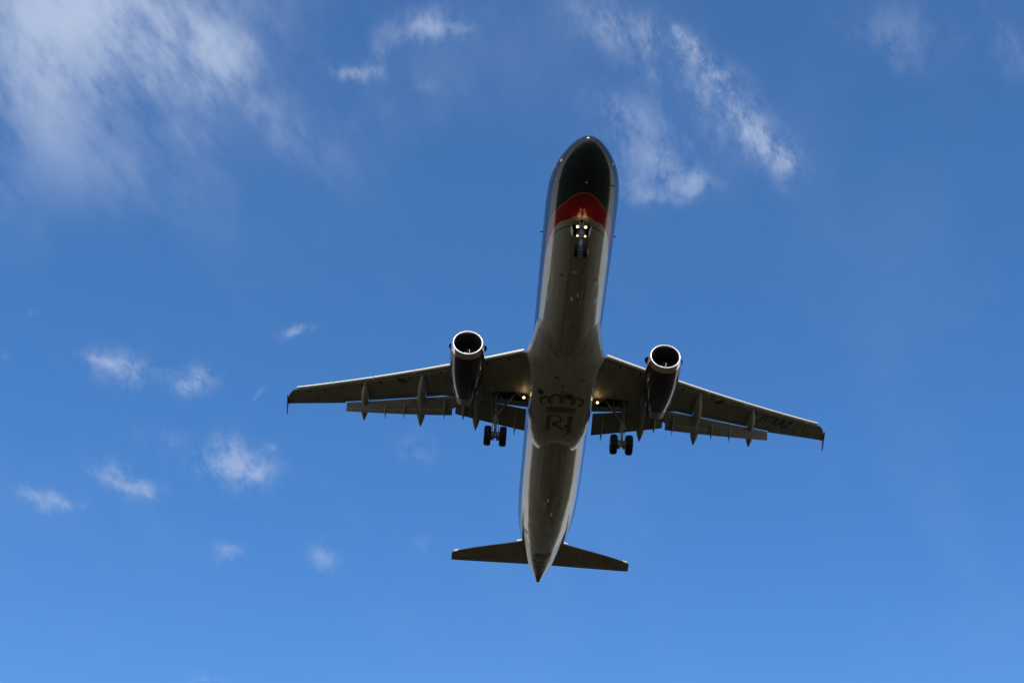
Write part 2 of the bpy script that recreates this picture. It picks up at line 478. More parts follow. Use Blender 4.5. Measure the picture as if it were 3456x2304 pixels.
def cut(ob, cutter_mb, cutmat):
    """carve a recess into a part, its walls in another material"""
    me = bpy.data.meshes.new('recess'); me.from_pydata(cutter_mb.v, [], cutter_mb.f)
    bm = bmesh.new(); bm.from_mesh(me); bmesh.ops.recalc_face_normals(bm, faces=bm.faces); bm.to_mesh(me); bm.free()
    me.materials.append(M[cutmat])
    c = bpy.data.objects.new('recess', me); COL.objects.link(c)
    c.parent = ob.parent; c.location = ob.location
    md = ob.modifiers.new('b', 'BOOLEAN'); md.operation = 'DIFFERENCE'; md.object = c; md.solver = 'EXACT'
    md.material_mode = 'TRANSFER'
    dg = bpy.context.evaluated_depsgraph_get(); dg.update()
    new = bpy.data.meshes.new_from_object(ob.evaluated_get(dg))
    ob.modifiers.clear()
    old = ob.data; ob.data = new; new.name = old.name
    bpy.data.objects.remove(c)
    new.set_sharp_from_angle(angle=R(35))


def ip(xs, ys):
    """smooth monotone interpolation"""
    xs, ys = np.array(xs, float), np.array(ys, float)
    h = np.diff(xs); dl = np.diff(ys) / h; m = np.zeros(len(xs))
    for i in range(1, len(xs) - 1):
        if dl[i - 1] * dl[i] > 0:
            w1, w2 = 2 * h[i] + h[i - 1], h[i] + 2 * h[i - 1]
            m[i] = (w1 + w2) / (w1 / dl[i - 1] + w2 / dl[i])
    m[0], m[-1] = dl[0], dl[-1]
    def f(x):
        i = int(np.clip(np.searchsorted(xs, x) - 1, 0, len(h) - 1)); t = (x - xs[i]) / h[i]
        return ((1 + 2 * t) * (1 - t) ** 2 * ys[i] + t * (1 - t) ** 2 * h[i] * m[i] + t * t * (3 - 2 * t) * ys[i + 1] + t * t * (t - 1) * h[i] * m[i + 1])
    return f


# ------------------------------------------------------------------ fuselage
hw = ip([0, .25, .5, 1, 1.5, 2, 3, 4, 5, 6.2, 29, 31, 33, 35, 37, 39, 41, 42.5, 43.6, 44.5],
        [.02, .52, .76, 1.09, 1.33, 1.52, 1.77, 1.90, 1.955, 1.975, 1.975, 1.97, 1.95, 1.90, 1.74, 1.46, 1.12, .76, .42, .15])
zb = ip([0, .25, .5, 1, 1.5, 2, 3, 4, 5, 6.2, 29, 31, 33, 35, 37, 39, 41, 42.5, 43.6, 44.5],
        [-.57, -.97, -1.15, -1.39, -1.56, -1.69, -1.88, -1.99, -2.05, -2.07, -2.07, -1.98, -1.72, -1.33, -.90, -.44, .04, .40, .64, .80])
zt = ip([0, .25, .5, 1, 1.5, 2, 2.5, 3, 3.6, 4.4, 5.4, 6.6, 36, 39, 41, 43, 44.5],
        [-.53, -.17, .00, .25, .46, .74, 1.10, 1.42, 1.70, 1.92, 2.03, 2.07, 2.07, 1.93, 1.72, 1.38, 1.08])


def fus_ring(x, n=72):
    w, b, t = hw(x), zb(x), zt(x); zc = (b + t) / 2 if x < 6.2 or x > 29 else 0.
    if x > 29: zc = b + (t - b) * .5
    return [(x, w * math.sin(a), zc - (zc - b) * math.cos(a) if math.cos(a) > 0 else zc + (zc - t) * math.cos(a))
            for a in np.linspace(0, 2 * math.pi, n, endpoint=False)]


xs = [0.0, .01, .03, .07, .12, .18, .25, .34, .45, .58, .75, .95] + list(np.arange(1.2, 7.0, .25)) + list(np.arange(7, 29, 1.0)) + list(np.arange(29, 43.6, .4)) + [43.6, 43.9, 44.2, 44.42, 44.5]
hw0 = hw
hw = lambda x: hw0(x) if x >= .25 else .52 * math.sqrt(max(x, 0) / .25) + .004
zb0, zt0 = zb, zt
zb = lambda x: zb0(x) if x >= .25 else -.55 - .42 * math.sqrt(max(x, 0) / .25) - .004
zt = lambda x: zt0(x) if x >= .25 else -.55 + .38 * math.sqrt(max(x, 0) / .25) + .004
mb = MB(); mb.loft([fus_ring(x) for x in xs])
fuselage = part('fuselage', mb, ['hull', 'dark'])
# nose gear bay
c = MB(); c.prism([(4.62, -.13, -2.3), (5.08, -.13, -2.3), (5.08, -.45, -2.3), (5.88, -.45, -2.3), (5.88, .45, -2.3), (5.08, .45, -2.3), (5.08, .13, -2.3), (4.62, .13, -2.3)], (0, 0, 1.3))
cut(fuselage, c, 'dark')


def fus_z(x, y):
    """height of the fuselage underside"""
    w, b, t = hw(x), zb(x), zt(x); zc = (b + t) / 2
    return zc - (zc - b) * math.sqrt(max(0, 1 - (y / w) ** 2))


# ------------------------------------------------------------------ belly fairing
fw = ip([13.9, 14.6, 15.4, 16.1, 16.75, 17.3, 18.0, 19.0, 20.5, 22.4, 23.2, 24.0, 24.7, 25.2, 25.6, 25.9],
        [1.72, 1.87, 1.98, 2.10, 2.30, 2.18, 2.05, 2.00, 1.96, 1.94, 1.90, 1.78, 1.62, 1.45, 1.28, 1.08])
fb = ip([13.9, 15, 16, 17, 18, 19, 20, 22, 23.2, 24.2, 24.8, 25.3, 25.9], [-1.86, -1.98, -2.055, -2.17, -2.27, -2.33, -2.36, -2.36, -2.33, -2.22, -2.10, -1.96, -1.72])
fe = ip([13.9, 16, 17.5, 19, 22, 24, 25.9], [2.2, 2.25, 2.7, 3.3, 3.5, 3.2, 3.0])
ft = ip([13.9, 15.5, 16.75, 17.5, 19, 22, 24, 25.9], [-.75, -.95, -1.22, -1.15, -1.0, -1.0, -1.1, -1.2])


def fair_ring(x, n=64):
    w, b, e, t = fw(x), fb(x), fe(x), ft(x); r = []
    for a in np.linspace(-math.pi, math.pi, n, endpoint=False):
        s, co = math.sin(a), math.cos(a)
        ee = e if co > 0 else 2.0
        y = w * abs(s) ** (2 / ee) * (1 if s > 0 else -1)
        z = t - (t - b) * abs(co) ** (2 / ee) if co > 0 else t + .55 * abs(co)
        if co > 0 and x > 23.9: z += (x - 23.9) * .30 * math.exp(-(y / .62) ** 2)
        r.append((x, y, z))
    return r


mb = MB(); mb.loft([fair_ring(x) for x in list(np.arange(13.9, 25.8, .18)) + [25.8, 25.9]])
fairing = part('belly_fairing', mb, ['fairing', 'dark'])
bm = bmesh.new(); bm.from_mesh(fairing.data); BV_F = BVHTree.FromBMesh(bm); bm.free()
bm = bmesh.new(); bm.from_mesh(fuselage.data); BV_H = BVHTree.FromBMesh(bm); bm.free()


class Both:
    def ray_cast(s, o, d):
        a, b = BV_F.ray_cast(o, d), BV_H.ray_cast(o, d)
        return b if a[0] is None or (b[0] is not None and b[0].z < a[0].z) else a


BV_B = Both()


def drop(bv, x, y, off=.006):
    h = bv.ray_cast(Vector((x, y, -9)), Vector((0, 0, 1)))
    return Vector((x, y, (h[0].z if h[0] else -2) - off))


def decal(mb, bv, poly, step=.12, off=.006, k=0):
    """lay a flat outline (x, y) onto a surface seen from below, finely cut so it follows the curve"""
    bm = bmesh.new()
    f = bm.faces.new([bm.verts.new((p[0], p[1], 0)) for p in poly])
    bmesh.ops.triangulate(bm, faces=[f])
    for _ in range(5):
        es = [e for e in bm.edges if e.calc_length() > step]
        if not es: break
        bmesh.ops.subdivide_edges(bm, edges=es, cuts=1); bmesh.ops.triangulate(bm, faces=bm.faces)
    bm.verts.ensure_lookup_table()
    vs = [drop(bv, v.co.x, v.co.y, off) for v in bm.verts]
    mb.add(vs, [tuple(v.index for v in f.verts) for f in bm.faces], k)
    bm.free()


def stroke(mb, bv, w, path, off=.006):
    p = [Vector((a, b)) for a, b in path]; L, Rr = [], []
    q = [p[0]]
    for i in range(len(p) - 1):                                    # Catmull-Rom smoothing
        a, b, c_, d_ = p[max(i - 1, 0)], p[i], p[i + 1], p[min(i + 2, len(p) - 1)]
        for t in (.25, .5, .75, 1.):
            q.append(.5 * ((2 * b) + (c_ - a) * t + (2 * a - 5 * b + 4 * c_ - d_) * t * t + (3 * b - a - 3 * c_ + d_) * t ** 3))
    for i, pt in enumerate(q):
        tg = (q[min(i + 1, len(q) - 1)] - q[max(i - 1, 0)]).normalized(); nn = Vector((-tg.y, tg.x))
        L.append(pt + nn * w / 2); Rr.append(pt - nn * w / 2)
    for i in range(len(q) - 1):
        decal(mb, bv, [L[i], L[i + 1], Rr[i + 1], Rr[i]], .2, off)


CROWN = [(0.128, [(18.431, 0.02), (18.591, 0.008)]), (0.101, [(18.842, -0.003), (19.139, -0.001)]), (0.154, [(19.538, 0.767), (19.606, 1.033), (19.829, 1.222), (20.066, 1.241), (20.297, 1.107)]), (0.161, [(19.356, 0.003), (19.267, 0.28), (19.36, 0.526), (19.625, 0.711)]), (0.222, [(19.68, 0.724), (19.952, 0.713), (20.115, 0.559)]), (0.148, [(19.301, 0.243), (19.464, 0.097), (19.626, -0.003)]), (0.148, [(19.259, -0.276), (19.419, -0.153), (19.621, -0.05)]), (0.235, [(19.599, -0.007), (20.032, -0.032)]), (0.154, [(19.294, -0.06), (19.211, -0.323), (19.319, -0.568), (19.544, -0.737)]), (0.222, [(19.602, -0.707), (19.876, -0.695), (20.097, -0.576)]), (0.161, [(19.553, -0.754), (19.573, -1.06), (19.768, -1.265), (20.059, -1.262), (20.282, -1.083)]), (0.074, [(19.607, 0.408), (19.672, 0.403)]), (0.074, [(20.984, 0.842), (20.916, -0.007), (20.969, -0.864)])]
CROWN_BAND = [(20.551, 0.921), (20.472, 0.705), (20.387, 0.541), (20.492, 0.398), (20.346, 0.272), (20.46, 0.111), (20.388, -0.037), (20.491, -0.198), (20.35, -0.476), (20.484, -0.656), (20.529, -0.939), (20.804, -0.902), (20.83, -0.035), (20.846, 0.851)]
LETTER_R = [(0.248, [(21.297, 0.664), (22.689, 0.654)]), (0.114, [(21.306, 0.649), (21.246, 0.312), (21.313, 0.067), (21.517, -0.101), (21.742, -0.093), (21.91, 0.06), (21.966, 0.399)]), (0.168, [(21.956, 0.314), (22.238, 0.071), (22.506, -0.155), (22.679, -0.426)]), (0.067, [(22.694, 0.799), (22.691, 0.471)])]
LETTER_J = [(0.269, [(21.291, -0.622), (22.808, -0.643)]), (0.081, [(21.24, -0.433), (21.359, -0.853)]), (0.114, [(22.808, -0.643), (23.046, -0.557), (23.177, -0.307)])]
mb = MB()
for i, (w, path) in enumerate(CROWN):
    if i == 1: part('crown_orb', mb, 'copper', fairing); mb = MB()
    stroke(mb, BV_F, w * 1.15, path, .006 + .0004 * i)
decal(mb, BV_F, CROWN_BAND, off=.012)
part('crown_emblem', mb, 'copper', fairing)
for nm, st in (('letter', LETTER_R), ('letter', LETTER_J)):
    mb = MB()
    for i, (w, path) in enumerate(st): stroke(mb, BV_F, w * (1.3 if w < .12 else 1.1), path, .006 + .0006 * i)
    part(nm, mb, 'copper', fairing)


def vent(bv, x0, x1, y0, y1, mt='vent', name='vent', par=None, lip=.012):
    mb = MB(); decal(mb, bv, [(x0, y0), (x1, y0), (x1, y1), (x0, y1)], off=lip)
    return part(name, mb, mt, par)


vent(BV_F, 19.02, 19.42, 1.12, 1.45, par=fairing)
vent(BV_F, 19.22, 19.66, -.30, -.62, par=fairing)
vent(BV_F, 17.72, 17.80, .28, .58, par=fairing, name='outlet_slot'); vent(BV_F, 17.92, 18.0, -.98, -1.28, par=fairing, name='outlet_slot')
vent(BV_F, 22.05, 22.30, .22, .38, par=fairing, name='drain_panel'); vent(BV_F, 22.10, 22.38, -.36, -.50, par=fairing, name='drain_panel')
mb = MB()
for pts in ([(14.95, 1.22), (16.2, .38)], [(16.2, -.42), (14.93, -1.22)]):
    (a, b), (c_, d_) = pts
    mb = MB(); decal(mb, BV_B, [(a, b), (c_, d_), (c_ + .06, d_), (a + .06, b)], .2, .01); part('panel_seam', mb, 'vent', fairing)
# small blades, masts, probes and marks on the fuselage
def blade(x, y, h, l, t=.03, mt='white', nm='antenna', nrm=None, par=fuselage, rake=.25):
    p = drop(BV_H, x, y, -.02); ph = math.atan2(y, -p.z)
    n_ = Vector((0, math.sin(ph), -math.cos(ph))) if nrm is None else Vector(nrm)
    s_ = Vector((0, n_.z, -n_.y))
    ring = lambda c, w, tt: [c + Vector((-w / 2, 0, 0)), c + Vector((0, 0, 0)) + s_ * tt / 2, c + Vector((w / 2, 0, 0)), c - s_ * tt / 2]
    mb = MB(); mb.loft([ring(p, l, t), ring(p + n_ * h * .7 + Vector((rake * h, 0, 0)), l * .75, t * .8), ring(p + n_ * h + Vector((rake * h * 1.4, 0, 0)), l * .45, t * .4)])
    return part(nm, mb, mt, par)


blade(10.85, .07, .24, .22, .05); blade(10.5, -.22, .24, .22, .05); blade(9.6, -1.19, .20, .2, .05)
blade(12.9, .05, .28, .35, mt='fairing')
blade(28.2, .0, .26, .34, mt='fairing'); blade(31.0, .30, .2, .22, .05); blade(32.2, -.20, .2, .22, .05); blade(30.4, .1, .22, .2, .05)
for y in (.44, -.44):
    mb = MB(); p = drop(BV_H, 6.25, y, -.01); mb.lathe([(-.05, .02), (-.02, .05), (.02, .05), (.05, .02)], (p.x, p.y, p.z), 'x', 12)
    part('drain', mb, 'copper', fuselage)
mb = MB(); decal(mb, BV_H, [(8.75 + .14 * math.cos(t), .07 + .16 * math.sin(t)) for t in np.linspace(0, 6.283, 20, endpoint=False)], .1, .006); part('antenna', mb, 'white', fuselage)
mb = MB()
for q in range(3): decal(mb, BV_H, [(9.1 + .1 * q, .70), (9.16 + .1 * q, .70), (9.16 + .1 * q, .92 - .05 * q), (9.1 + .1 * q, .92 - .05 * q)], .3, .006)
part('stencil', mb, 'vent', fuselage)
mb = MB(); p = drop(BV_H, 2.15, -.04, -.02); mb.lathe([(-.07, .01), (-.05, .05), (0, .07), (.05, .05), (.07, .01)], p, 'x', 14); part('beacon', mb, 'amber', fuselage)
for x, y in ((2.75, 1.44), (2.75, -1.40)):
    w = Vector((x, y, fus_z(x, y))); sg = 1 if y > 0 else -1
    mb = MB(); mb.tube(w, w + Vector((.02, .12 * sg, -.06)), .03); mb.tube(w + Vector((.02, .12 * sg, -.06)), w + Vector((-.18, .13 * sg, -.07)), .018); part('pitot_probe', mb, 'black', fuselage)
for sg in (1, -1):
    mb = MB(); mb.tube((7.93, 1.95 * sg, 0.02), (7.90, 2.08 * sg, .03), .03); mb.box((7.86, 2.09 * sg, .03), (.20, .025, .05)); part('probe', mb, 'black', fuselage)


def side_decal(mb, x, z, sg, rx, rz, n=20, off=.006, k=0):
    vs = []
    for t in np.linspace(0, 6.283, n, endpoint=False):
        px, pz = x + rx * math.cos(t), z + rz * math.sin(t)
        h = BV_H.ray_cast(Vector((px, 6 * sg, pz)), Vector((0, -sg, 0)))
        if h[0] is None: return
        vs.append(h[0] + h[1] * off)
    mb.add(vs, [tuple(range(n))], k)


for sg in (1, -1):
    mb = MB(); side_decal(mb, 1.60, -.72, sg, .17, .15, off=.006); side_decal(mb, 1.60, -.72, sg, .13, .11, off=.010, k=1); side_decal(mb, 1.61, -.72, sg, .08, .07, off=.014, k=2)
    part('static_port', mb, ['red', 'char', 'white'], fuselage)
    mb = MB(); side_decal(mb, 2.30, -.52, sg, .12, .10, off=.006); part('static_port', mb, 'red', fuselage)
# tail details
mb = MB()
decal(mb, BV_H, [(35.9, 1.32), (36.3, 1.10), (36.42, 1.16), (36.05, 1.40)], .2, .008); part('outflow_valve', mb, 'vent', fuselage)
mb = MB()
for a in ([(36.5, .52), (36.5, .78), (36.53, .78), (36.53, .52)], [(36.9, .52), (36.9, .78), (36.93, .78), (36.93, .52)], [(36.5, .52), (36.93, .52), (36.93, .545), (36.5, .545)], [(36.5, .755), (36.93, .755), (36.93, .78), (36.5, .78)]):
    decal(mb, BV_H, a, .3, .006)
part('access_panel', mb, 'vent', fuselage)
mb = MB(); decal(mb, BV_H, [(41.45 + .10 * math.cos(t), -.03 + .12 * math.sin(t)) for t in np.linspace(0, 6.283, 16, endpoint=False)], .1, .008); part('auxiliary_intake', mb, 'black', fuselage)
mb = MB(); p = drop(BV_H, 41.8, -.03, 0.); mb.box(p + Vector((0, 0, -.02)), (.05, .26, .05)); part('intake_lip', mb, 'white', fuselage)
mb = MB(); mb.lathe([(0, .17), (.10, .16), (.10, .12), (-.1, .12)], (44.42, 0, .94), 'x', 24, caps=False); part('exhaust_pipe', mb, 'black', fuselage)

# ------------------------------------------------------------------ wings
def wz(y):
    a = max(abs(y) - 2, 0); return -1.35 + .10 * a + .0045 * a * a


TH = ip([1.2, 2.5, 6.4, 13.3, 17.0], [.92, .82, .50, .25, .17])             # thickness
XLE = lambda y: 16.72 + .567 * (y - 2.46)                                 # slat leading edge
XTE = ip([1.2, 6.4, 13.35, 16.27, 17.05], [22.75, 22.62, 25.03, 26.16, 26.48])
XA = ip([1.2, 2.2, 6.6, 13.16, 13.3], [21.55, 21.58, 21.85, 24.37, 24.42])  # end of the lower skin
XB = ip([1.2, 1.95, 6.5, 8.58, 13.15, 13.3], [22.35, 22.35, 22.29, 22.93, 24.84, 24.90])  # end of the upper skin


def sec(xl, xe, zl, T, cove=None, n=16):
    """closed wing section: upper skin from the rear to the nose, then lower skin back"""
    c = xe - xl; h = .26 * T
    up = lambda s: (h + (T - h) * (1 - ((.3 - s) / .3) ** 1.6)) if s < .3 else T * (1 - .70 * ((s - .3) / .7) ** 1.7)
    lo = lambda s: (h - h * math.sqrt(max(0, 1 - ((.14 - s) / .14) ** 2))) if s < .14 else (0 if s < .55 else .26 * T * ((s - .55) / .45) ** 1.5)
    sb = 1.0 if cove is None else (cove[1] - xl) / c
    sa = 1.0 if cove is None else (cove[0] - xl) / c
    tt = 1 - np.cos(np.linspace(0, math.pi / 2, n))
    U = [(xl + s * c, zl + up(s)) for s in (sb * tt)[::-1]]
    L_ = [(xl + s * c, zl + lo(s)) for s in (sa * tt)[1:]]
    if cove is None:
        L_[-1] = (L_[-1][0], zl + up(1) - .012)
        return U + L_
    ztop = lambda s: zl + up(s) - .05
    L_ += [(xl + sa * c + .01, ztop(sa)), (xl + sb * c - .003, ztop(sb) + .03)]
    return U + L_


def wing(sg):
    mb = MB()
    ys = [1.2, 1.9, 2.6, 3.4, 4.2, 5.0, 5.8, 6.4, 7.2, 8.2, 9.2, 10.4, 11.6, 12.6, 13.25]
    ring = lambda y, s: [(x, sg * y, z) for x, z in s]
    mb.loft([ring(y, sec(XLE(y) + .16 + .01 * (17 - y), XTE(y), wz(y), TH(y), (XA(y), XB(y)))) for y in ys])
    ys2 = [13.254, 14, 15, 15.8, 16.3, 16.6, 16.8, 16.93, 17.0]
    def tip(y):
        a = max(0, (y - 16.35) / .65)
        xl = XLE(y) + .16 * (1 - min(1, a * 2)) + (XLE(17) - XLE(16.35)) * .0 + .80 * a ** 2.0
        return ring(y, sec(xl, XTE(min(y, 17.05)), wz(y), TH(y) * (1 - .35 * a)))
    mb.loft([tip(y) for y in ys2])
    w = part('wing', mb, ['wing', 'dark'], sharp=40)
    # main gear bay
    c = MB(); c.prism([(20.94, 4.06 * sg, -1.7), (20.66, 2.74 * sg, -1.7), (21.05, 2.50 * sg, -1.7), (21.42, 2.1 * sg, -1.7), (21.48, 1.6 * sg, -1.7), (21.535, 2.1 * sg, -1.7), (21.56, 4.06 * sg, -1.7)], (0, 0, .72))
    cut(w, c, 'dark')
    bm = bmesh.new(); bm.from_mesh(w.data); bv = BVHTree.FromBMesh(bm); bm.free()
    # slats: inboard of the nacelle, then four panels outboard
    for a, b in ((2.46, 5.06), (6.42, 8.93), (8.97, 11.45), (11.49, 13.95), (13.99, 16.38)):
        def slat_ring(y):
            T = TH(y); xl, zl = XLE(y), wz(y) + .03; c = .36 - .008 * y; h = .085 + .06 * T
            tt = np.linspace(0, 1, 9)
            up = [(xl + c * 2.0 * t ** 1.6, zl + h + (.04 + .30 * T) * (.25 * math.sqrt(1 - (1 - t) ** 2) + .75 * t)) for t in tt[::-1]]
            lo = [(xl + c * .55 * t ** 1.6, zl + h - h * math.sqrt(1 - (1 - t) ** 2) * .95) for t in tt[1:]]
            inner = [(xl + c * .5, zl + h * .6), (xl + c * .7, zl + h + T * .12)]
            return [(x, sg * y, z) for x, z in up + lo + inner]
        m2 = MB(); m2.loft([slat_ring(y) for y in np.linspace(a, b, 5)])
        part('slat', m2, 'slat', w, sharp=50)
    # drain holes, slat tracks and small covers under the leading edge
    mb = MB()
    for y in (3.3, 4.6, 7.3, 8.45, 9.2, 9.75, 11.0, 12.2, 13.4, 14.55, 15.6):
        x = XLE(y) + .48 + (.06 if int(y * 10) % 2 else 0)
        mb = MB(); decal(mb, bv, [(x + .09 * math.cos(t), sg * (y + .07 * math.sin(t))) for t in np.linspace(0, 6.283, 10, endpoint=False)], .3, .012); part('slat_track_opening', mb, 'dark', w)
    for y in (13.7, 14.8, 12.1):
        x = XLE(y) + 1.15
        mb = MB(); decal(mb, bv, [(x + .05 * math.cos(t), sg * (y + .05 * math.sin(t))) for t in np.linspace(0, 6.283, 8, endpoint=False)], .3, .008); part('drain_hole', mb, 'dark', w)
    mb = MB(); decal(mb, bv, [(21.32, sg * 9.42), (21.30, sg * 9.98), (21.58, sg * 9.98), (21.60, sg * 9.42)], .3, .008); part('access_panel', mb, 'vent', w)
    # dark cove strip seam of the aileron
    mb = MB()
    for y0, y1 in ((13.32, 16.2),):
        f = lambda y: XTE(y) - .46
        decal(mb, bv, [(f(y0), sg * y0), (f(y1), sg * y1), (f(y1) + .025, sg * y1), (f(y0) + .025, sg * y0)], .4, .004)
    decal(mb, bv, [(XTE(13.36) - .5, sg * 13.34), (XTE(13.36) - .08, sg * 13.34), (XTE(13.36) - .08, sg * 13.37), (XTE(13.36) - .5, sg * 13.37)], .3, .004)
    part('aileron_seam', mb, 'dark', w)
    mb = MB()
    for y in (14.2, 14.7, 15.2, 15.7, 16.1):
        x = XTE(y); z = wz(y) + .07
        mb = MB(); mb.tube((x - .05, sg * y, z), (x + .22, sg * y, z - .01), .008, .003, 6); part('static_wick', mb, 'black', w)
    # wing tip fence
    y = 17.03; z0 = wz(17.0) + .07
    poly = [(25.62, z0), (26.1, z0 + .18), (26.75, z0 + .60), (26.95, z0 + .56), (26.76, z0 + .10), (26.62, z0 - .04), (26.76, z0 - .30), (26.86, z0 - .56), (26.76, z0 - .56), (26.3, z0 - .34), (25.9, z0 - .10)]
    m2 = MB(); m2.prism([(x, sg * (y - .03), z) for x, z in poly], (0, sg * .06, 0))
    part('wingtip_fence', m2, 'red', w)
    m2 = MB(); p = Vector((XLE(16.55) + .42, sg * 16.62, wz(16.6) + .08))
    m2.lathe([(-.12, .01), (-.06, .05), (.06, .06), (.14, .01)], p, 'x', 12); part('navigation_light', m2, 'green_lens' if sg > 0 else 'red_lens', w)
    return w, bv


FLE_O = ip([6.62, 8.58, 13.15], [21.66, 22.42, 24.40])
FTE_O = ip([6.5, 13.13], [22.78, 24.56])
FLE_I = ip([1.95, 4.7, 6.4], [21.76, 21.60, 21.62])
FTE_I = ip([2.1, 6.4], [23.10, 22.57])


def flap_sec(xl, zl, xe, ze, t, f0, f1, n=9):
    """section of a flap element between fractions f0..f1 of the line from nose to trailing edge"""
    a, b = Vector((xl, zl)), Vector((xe, ze)); d_ = b - a; nn = Vector((-d_.y, d_.x)).normalized()
    if nn.y < 0: nn = -nn
    L = d_.length; up, lo = [], []
    for s in np.linspace(0, 1, n):
        s2 = s ** 1.7; q = a + d_ * (f0 + (f1 - f0) * s2)
        full = t * (1 - (f0 + (f1 - f0) * s2)) ** .8 + .012
        r = math.sqrt(1 - (1 - min(1, s2 / .18)) ** 2) if s2 < .18 else 1.
        r2 = 1. if s2 < .8 else 1 - .7 * (s2 - .8) / .2
        up.append(q + nn * full * .75 * r * r2); lo.append(q - nn * full * .25 * r * r2)
    return up[::-1] + lo[1:]


def flaps(sg):
    for (ya, yb, le, te, t) in ((6.40, 13.12, FLE_O, FTE_O, .26), (2.02, 6.43, FLE_I, FTE_I, .34)):
        for f0, f1, nm in ((0, .645, 'flap'), (.638, 1., 'flap_tab')):
            e = .33 if (nm == 'flap_tab' and ya > 6) else 0.
            ya2, yb2 = ya + (.1 if nm == 'flap_tab' and ya > 6 else 0), yb - (1.05 if e else 0) - (.12 if nm == 'flap_tab' and ya < 6 else 0)
            mb = MB()
            def ring(y, f0=f0, f1=f1):
                tt = t * (1 - .45 * (y - 2) / 11)
                return [(p.x, sg * y, p.y) for p in flap_sec(le(y), wz(y) - .33, te(y), wz(y) - .9, tt, f0, f1)]
            mb.loft([ring(y) for y in np.linspace(ya2, yb2, 8)])
            if e:   # the outer end of the outboard flap is one piece to its trailing edge
                ring2 = lambda y: ring(y, .60, 1.)
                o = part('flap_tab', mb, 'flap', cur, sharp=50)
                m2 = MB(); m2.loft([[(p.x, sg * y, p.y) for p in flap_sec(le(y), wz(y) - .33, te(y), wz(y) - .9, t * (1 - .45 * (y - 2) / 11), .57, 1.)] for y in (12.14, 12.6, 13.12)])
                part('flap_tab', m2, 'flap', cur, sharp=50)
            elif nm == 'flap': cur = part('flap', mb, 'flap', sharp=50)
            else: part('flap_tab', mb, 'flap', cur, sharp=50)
    # big track fairings
    for y, xf, xk, xt, w, zt_ in ((11.95, 22.35, 24.05, 25.05, .225, -.95), (8.40, 20.35, 22.75, 24.36, .27, -1.02), (5.0, 19.9, 21.9, 23.70, .245, -1.06)):
        mb = MB(); rings = []
        zf = lambda x: (wz(y) + .06 - .40 * min(1, (x - xf) / (xk - xf)) ** .9) if x < xk else wz(y) - .34 + (zt_ + .34) * ((x - xk) / (xt - xk))
        for s in np.linspace(0, 1, 26):
            x = xf + (xt - xf) * s
            prof = min(1, (s / .30)) ** .75 * (1 - max(0, (s - .78) / .22) ** 1.6)
            prof = max(prof, .02); ww, hh = w * prof, w * 1.35 * prof
            rings.append([(x, sg * (y + .03 * s) + ww * math.cos(a), zf(x) + .06 * prof + hh * math.sin(a)) for a in np.linspace(0, 2 * math.pi, 20, endpoint=False)])
        mb.loft(rings); part('flap_track_fairing', mb, 'canoe', sharp=60)
    # thin brackets under the flaps
    for y, w, le, te, xt in ((2.65, .075, FLE_I, FTE_I, 23.66), (5.82, .10, FLE_I, FTE_I, 22.95), (6.98, .055, FLE_O, FTE_O, 23.28), (9.47, .055, FLE_O, FTE_O, 23.95), (10.64, .055, FLE_O, FTE_O, 24.30)):
        mb = MB(); rings = []; xl = le(y) + .12; zl = wz(y) - .33
        for s in np.linspace(0, 1, 12):
            x = xl + (xt - xl) * s; z = zl - .17 + (-.53) * s
            pr = max(.03, math.sqrt(min(1, s / .25)) * (1 - max(0, (s - .55) / .45) ** 1.4))
            rings.append([(x, sg * y + w * pr * math.cos(a), z + .16 * pr * math.sin(a)) for a in np.linspace(0, 2 * math.pi, 14, endpoint=False)])
        mb.loft(rings); part('flap_bracket', mb, 'canoe', sharp=60)


wings = {}
for sg in (1, -1):
    wings[sg] = wing(sg)
    flaps(sg)

# registration under the port wing
cu = bpy.data.curves.new('registration', 'FONT'); cu.body = 'JY-RAZ'; cu.size = 1.0; cu.offset = .024; cu.space_character = 1.12
to = bpy.data.objects.new('registration', cu); COL.objects.link(to)
dg = bpy.context.evaluated_depsgraph_get(); dg.update()
tm = bpy.data.meshes.new_from_object(to.evaluated_get(dg))
bpy.data.objects.remove(to)
co = np.array([v.co[:] for v in tm.vertices]); x0, x1 = co[:, 0].min(), co[:, 0].max(); h1 = co[:, 1].max(); h0 = co[:, 1].min()
bm = bmesh.new(); bm.from_mesh(tm); bmesh.ops.triangulate(bm, faces=bm.faces)
A = Vector((23.50, -12.40)); B = Vector((24.72, -14.46)); t_ = (B - A); nrm_ = Vector((-.858, -.513))
for v in bm.verts:
    u = (v.co.x - x0) / (x1 - x0); h = v.co.y / .7 * .62
    p = A + t_ * u + nrm_ * h
    v.co = drop(wings[-1][1], p.x, p.y, .008)
bm.to_mesh(tm); bm.free()
part('registration', None, 'ink', wings[-1][0], me=tm)

